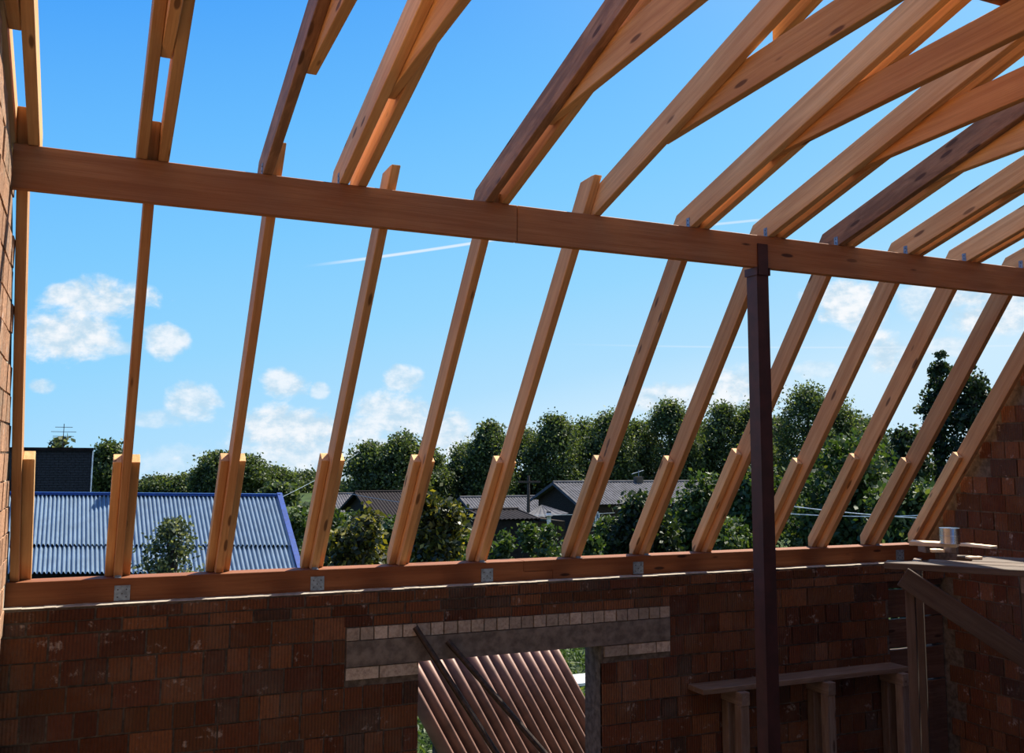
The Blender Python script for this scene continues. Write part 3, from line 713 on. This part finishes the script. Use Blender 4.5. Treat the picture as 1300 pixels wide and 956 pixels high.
a = MB(); strip(a, er+Vector((.05, 0, -.05)), rr_+Vector((.05, 0, .0)), .15, .10); a.build('verge_trim', M['trim_blue'], ho)
cq_ = rl2.lerp(rr_, (atz(161, 627, E(-1.29)).x-rl2.x)/(rr_.x-rl2.x)); a = MB(); a.box((cq_.x-.22, cq_.y-.1, cq_.z-.5), (cq_.x+.22, cq_.y+.35, cq_.z+.78)); ch = a.build('chimney', M['slab'], ho)
a = MB(); a.box((cq_.x-.28, cq_.y-.16, cq_.z+.781), (cq_.x+.28, cq_.y+.41, cq_.z+.83)); a.build('chimney_cap', M['zinc'], ch)
a = MB(); i0 = Vector((0, .35, -.12)); w1, w2 = el2+i0, er+i0-Vector((.25, 0, 0)); w3, w4 = w2+Vector((-.1, 6.5, 0)), w1+Vector((0, 7.2, 0))
a.hull8([Vector((p.x, p.y, 0)) for p in (w1, w2, w3, w4)]+[w1, w2, w3, w4]); a.build('wall', M['black'], ho)
gb = MB(); zt = rr_.z-.12
gb.v = [tuple(v) for v in (w1, w2, Vector((rr_.x-.25, rr_.y, zt)), Vector((rl2.x, rl2.y, zt)), w3, w4)]; gb.f = [(0, 1, 2, 3), (1, 4, 2), (4, 5, 3, 2), (0, 3, 5)]; gb.c = [None]*4
gb.build('gable_wall', M['black'], ho)

# dark slate building behind it
p = at(117.5, 570.5, 42); x1 = p.x; zt = p.z; x0 = x1-4.2
ho = empty('slate_building', ((x0+x1)/2, 43, 0), 'tall dark slate-clad building behind the left end of the blue roof', 'building')
a = MB(); a.box((x0, 42.05, 0), (x1, 45, zt-.05)); a.build('wall', M['slate_dark'], ho)
a = MB(); k = 0; z = 0.0
while z < zt-.1:
    x = x0-(k % 2)*.15
    while x < x1:
        xa, xb = max(x, x0), min(x+.29, x1); 
        if xb-xa > .02: a.hull8([(xa, 42.0-.0, z), (xb, 42.0, z), (xb, 42.05, z), (xa, 42.05, z), (xa, 42.03, z+.1), (xb, 42.03, z+.1), (xb, 42.05, z+.1), (xa, 42.05, z+.1)])
        x += .3
    z += .1; k += 1
a.build('slate_cladding', M['slate_dark'], ho)
a = MB(); a.box((x0-.1, 41.9, zt-.06), (x1+.04, 45.1, zt+.06)); a.build('roof_cap', M['roof_dark'], ho)
a = MB(); a.box((x1, 41.96, 0), (x1+.05, 42.05, zt-.06)); a.build('corner_trim', M['white'], ho)
p = at(81.5, 538, 46); a = MB(); a.tube((p.x, 46, 0), (p.x, 46, p.z), .03, .015, 6)
for dz, l in ((-.15, .35), (-.35, .5), (-.55, .42)): a.tube((p.x-l, 46, p.z+dz), (p.x+l, 46, p.z+dz), .012, n=5)
tag(a.build('antenna_mast', M['steel_dark']), 'thin antenna mast above the dark slate building', 'antenna')

def house(name, label, cat, xa, xb, ya, yb, ze, zr, mw_, mr, ov=.4, ribs=True, gable_x=True, parts=(), rows=3):
    """gabled house, ridge along x, eave heights ze, ridge zr; front at ya"""
    ho = empty(name, ((xa+xb)/2, (ya+yb)/2, 0), label, cat); ym = (ya+yb)/2
    a = MB(); a.prism([(ya, 0), (yb, 0), (yb, ze), (ym, zr-.08), (ya, ze)], xa, xb); a.build('wall', mw_, ho)
    s = (zr-ze)/(ym-ya)
    for k, (y0_, sg) in enumerate(((ya, 1), (yb, -1))):
        e0 = Vector((xa-ov, y0_-sg*ov, ze-s*ov+.06)); e1 = Vector((xb+ov, y0_-sg*ov, ze-s*ov+.06)); q0 = Vector((xa-ov, ym, zr+.06)); q1 = Vector((xb+ov, ym, zr+.06))
        quad = [e0, e1, q1, q0] if sg > 0 else [e1, e0, q0, q1]
        vs, fs = corrugated(quad, .2, .025, 5, rows); link('roof_slope', mesh('roof_slope', vs, fs), mr, ho)
    a = MB(); a.tube((xa-ov, ym, zr+.08), (xb+ov, ym, zr+.08), .09, n=8); a.build('ridge_cap', mr, ho)
    for x in (xa-ov, xb+ov):
        for y0_, sg in ((ya, 1), (yb, -1)):
            a = MB(); a.hull8([Vector(v) for v in ((x-.03, y0_-sg*ov, ze-s*ov-.08), (x+.03, y0_-sg*ov, ze-s*ov-.08), (x+.03, ym, zr-.08), (x-.03, ym, zr-.08), (x-.03, y0_-sg*ov, ze-s*ov+.08), (x+.03, y0_-sg*ov, ze-s*ov+.08), (x+.03, ym, zr+.1), (x-.03, ym, zr+.1))]); a.build('barge_board', mr, ho)
    return ho
def window(ho, x, z, wd, h, y):
    a = MB(); t = .07
    for q in ((x, z, x+wd, z+t), (x, z+h-t, x+wd, z+h), (x, z, x+t, z+h), (x+wd-t, z, x+wd, z+h), (x+wd/2-t/2, z, x+wd/2+t/2, z+h)):
        a.box((q[0], y-.05, q[1]), (q[2], y+.02, q[3]))
    w_ = a.build('window_frame', M['white'], ho); a = MB(); a.box((x+t, y-.01, z+t), (x+wd-t, y+.0, z+h-t)); a.build('pane', M['glass'], w_)
# old house right of centre
YH = 47
pa = at(706, 612, YH+3); pb_ = at(836, 609, YH+3); pe = at(760, 641, YH)
ho = house('old_house', 'old dark plank house with a pale grey slate roof and white window', 'house', pa.x+.3, pb_.x+4, YH+.4, YH+6, pe.z+.1, (pa.z+pb_.z)/2-.15, M['wall_wood'], M['roof_slate'])
q = at(751, 668, YH+.4); window(ho, q.x, q.z, .5, .8, YH+.4)
q = at(813, 602, YH+3); a = MB(); a.box((q.x-.25, YH+3.0, q.z-.6), (q.x+.2, YH+3.4, q.z-.15)); a.build('chimney', M['slab'], ho)
a = MB(); a.tube((q.x, YH+3.2, q.z-.2), (q.x, YH+3.2, q.z+.25), .02); a.tube((q.x-.5, YH+3.2, q.z), (q.x+.35, YH+3.2, q.z+.22), .02); a.build('antenna', M['zinc'], ho)
# lean-to with pale roof left of it
pl_, pr_ = at(655, 661, 44), at(722, 652, 44); pt = at(700, 641, 47.2)
ho = empty('lean_to', ((pl_.x+pr_.x)/2, 45.5, 0), 'low dark lean-to with a pale slate roof left of the old house', 'shed')
vs, fs = corrugated([pl_, Vector((pr_.x, 44, pr_.z)), Vector((pr_.x, 47.2, pt.z)), Vector((pt.x-.6, 47.2, pt.z))], .2, .025, 5, 2); link('roof_slope', mesh('roof_slope', vs, fs), M['roof_slate'], ho)
a = MB(); a.box((pl_.x+.2, 44.3, 0), (pr_.x-.05, 47.2, min(pl_.z, pr_.z)-.1)); a.build('wall', M['wall_wood'], ho)
q = at(694, 672, 44.3); window(ho, q.x, q.z, .22, .9, 44.3)
# low grey-roofed barn
pa, pb_ = at(592, 631, 58), at(684, 631, 58); pe = at(640, 661, 55)
house('grey_barn', 'long low barn with a grey slate roof behind the sixth rafter', 'barn', pa.x, pb_.x, 55.3, 61, pe.z+.2, pa.z-.1, M['wall_wood'], M['roof_slate'])
# dark shed in front of the barn
pa, pb_ = at(600, 650, 38), at(652, 650, 38)
house('dark_shed', 'small black tarred shed with dark roof below the grey barn', 'shed', pa.x, pb_.x, 36, 40, pa.z-.22, pa.z, M['black'], M['roof_dark'], .2)
# brown roofed house on the left of the middle
pa, pb_ = at(458, 626, 62), at(512, 626, 62); pe = at(480, 658, 58)
house('brown_house', 'far house with a dark brown roof behind the left yellow-green bush', 'house', pa.x, pb_.x, 58, 66, pe.z+.1, pa.z, M['wall_wood'], M['roof_dark'])
pa, pb_ = at(424, 634, 72), at(452, 634, 72)
house('pale_house', 'far small pale-walled house right of the fourth rafter', 'house', pa.x, pb_.x, 70, 76, pa.z-.9, pa.z+.3, M['white'], M['roof_slate'])
pa, pb_ = at(862, 670, 36), at(888, 669, 36)
house('small_shed', 'small dark shed with a pale metal roof among the garden trees', 'shed', pa.x, pb_.x, 35, 38, pa.z-.45, pa.z+.05, M['black'], M['zinc'], .15)
# utility pole and wires
q = at(671, 604, 50); o = empty('utility_pole', (q.x, 50, 0), 'dark utility pole rising behind the lean-to', 'pole')
a = MB(); a.tube((q.x, 50, 0), (q.x, 50, q.z), .11, .08, 10); a.build('pole_shaft', M['bark'], o)
a = MB(); a.box((q.x-.7, 49.86, q.z-.4), (q.x+.7, 49.94, q.z-.3)); a.build('crossarm', M['bark'], o)
def wire(p, q, sag, r, label, m='zinc', n=14):
    a = MB(); p = Vector(p); q = Vector(q)
    pts = [p.lerp(q, k/n)-Vector((0, 0, sag*4*(k/n)*(1-k/n))) for k in range(n+1)]
    for u, v in zip(pts, pts[1:]): a.tube(u-p, v-p, r, n=5)
    tag(a.build('overhead_wire', M[m], None, Matrix.Translation(p)), label, 'wire', 'overhead wires across the gardens')
wire(at(985, 640, 17), at(1215, 660, 15.5), .05, .012, 'upper of the two wires right of the steel post', 'white')
wire(at(985, 651, 17), at(1175, 654, 15.5), .05, .010, 'lower of the two wires right of the steel post', 'white')
wire(at(354, 633, 30), at(455, 575, 44), .1, .008, 'wire rising from the blue roof corner to the right')
wire(at(440, 626, 40), at(600, 646, 36), .1, .012, 'wire in front of the brown-roofed house')
wire(at(560, 652, 36), at(780, 651, 44), .1, .012, 'wire crossing in front of the lean-to')
# metal frame left of the post foot
p, q = at(940, 712, 12), at(965, 684, 12)

# brown corrugated sheets standing outside the opening
M['sheet_brown'] = plain('rusty_brown_sheet', (.22, .115, .085), .5, .1, 6, .3)
nv = Vector((.35, -.85, .29)).normalized(); dv = Vector((.48, -.1, -.87)); dv = (dv-nv*dv.dot(nv)).normalized(); ev = nv.cross(dv).normalized()
if ev.x < 0: ev = -ev
def onplane(px, py, P0_):
    d = ray(px, py); o0 = Vector((0, 0, EZ)); t = (P0_-o0).dot(nv)/d.dot(nv); return o0+d*t
P0_ = at(534, 838, 7.32)
A0 = onplane(532, 838, P0_); B0 = onplane(709, 826, P0_)
wdt = (B0-A0).dot(ev); hd = (B0-A0).normalized(); T0 = A0-hd*.26-dv*.1; T1 = B0-dv*.1
quad = [T0+dv*((T0.z-.01)/-dv.z), T1+dv*((T1.z-.01)/-dv.z), T1, T0]
vs, fs = corrugated(quad, .124, .042, 12, 6)
sh = empty('corrugated_sheet', quad[0], 'brown corrugated sheet standing outside, seen through the opening under the lintel', 'roofing sheet')
link('sheet', mesh('sheet', vs, fs, True), M['sheet_brown'], sh)
a = MB(); q = atz(745, 860, E(-3.4)); a.box((q.x-.35, q.y-.3, E(-3.44)), (q.x+1.2, q.y+.25, E(-3.4))); 
wt = empty('white_table', (q.x+.4, q.y, 0), 'pale blue-white slab top in the garden seen through the opening', 'table'); a.build('table_top', M['white'], wt)
for dx in (-.3, 1.1):
    for dy in (-.25, .18):
        a = MB(); a.box((q.x+dx, q.y+dy, 0), (q.x+dx+.05, q.y+dy+.05, E(-3.44))); a.build('leg', M['wall_wood'], wt)
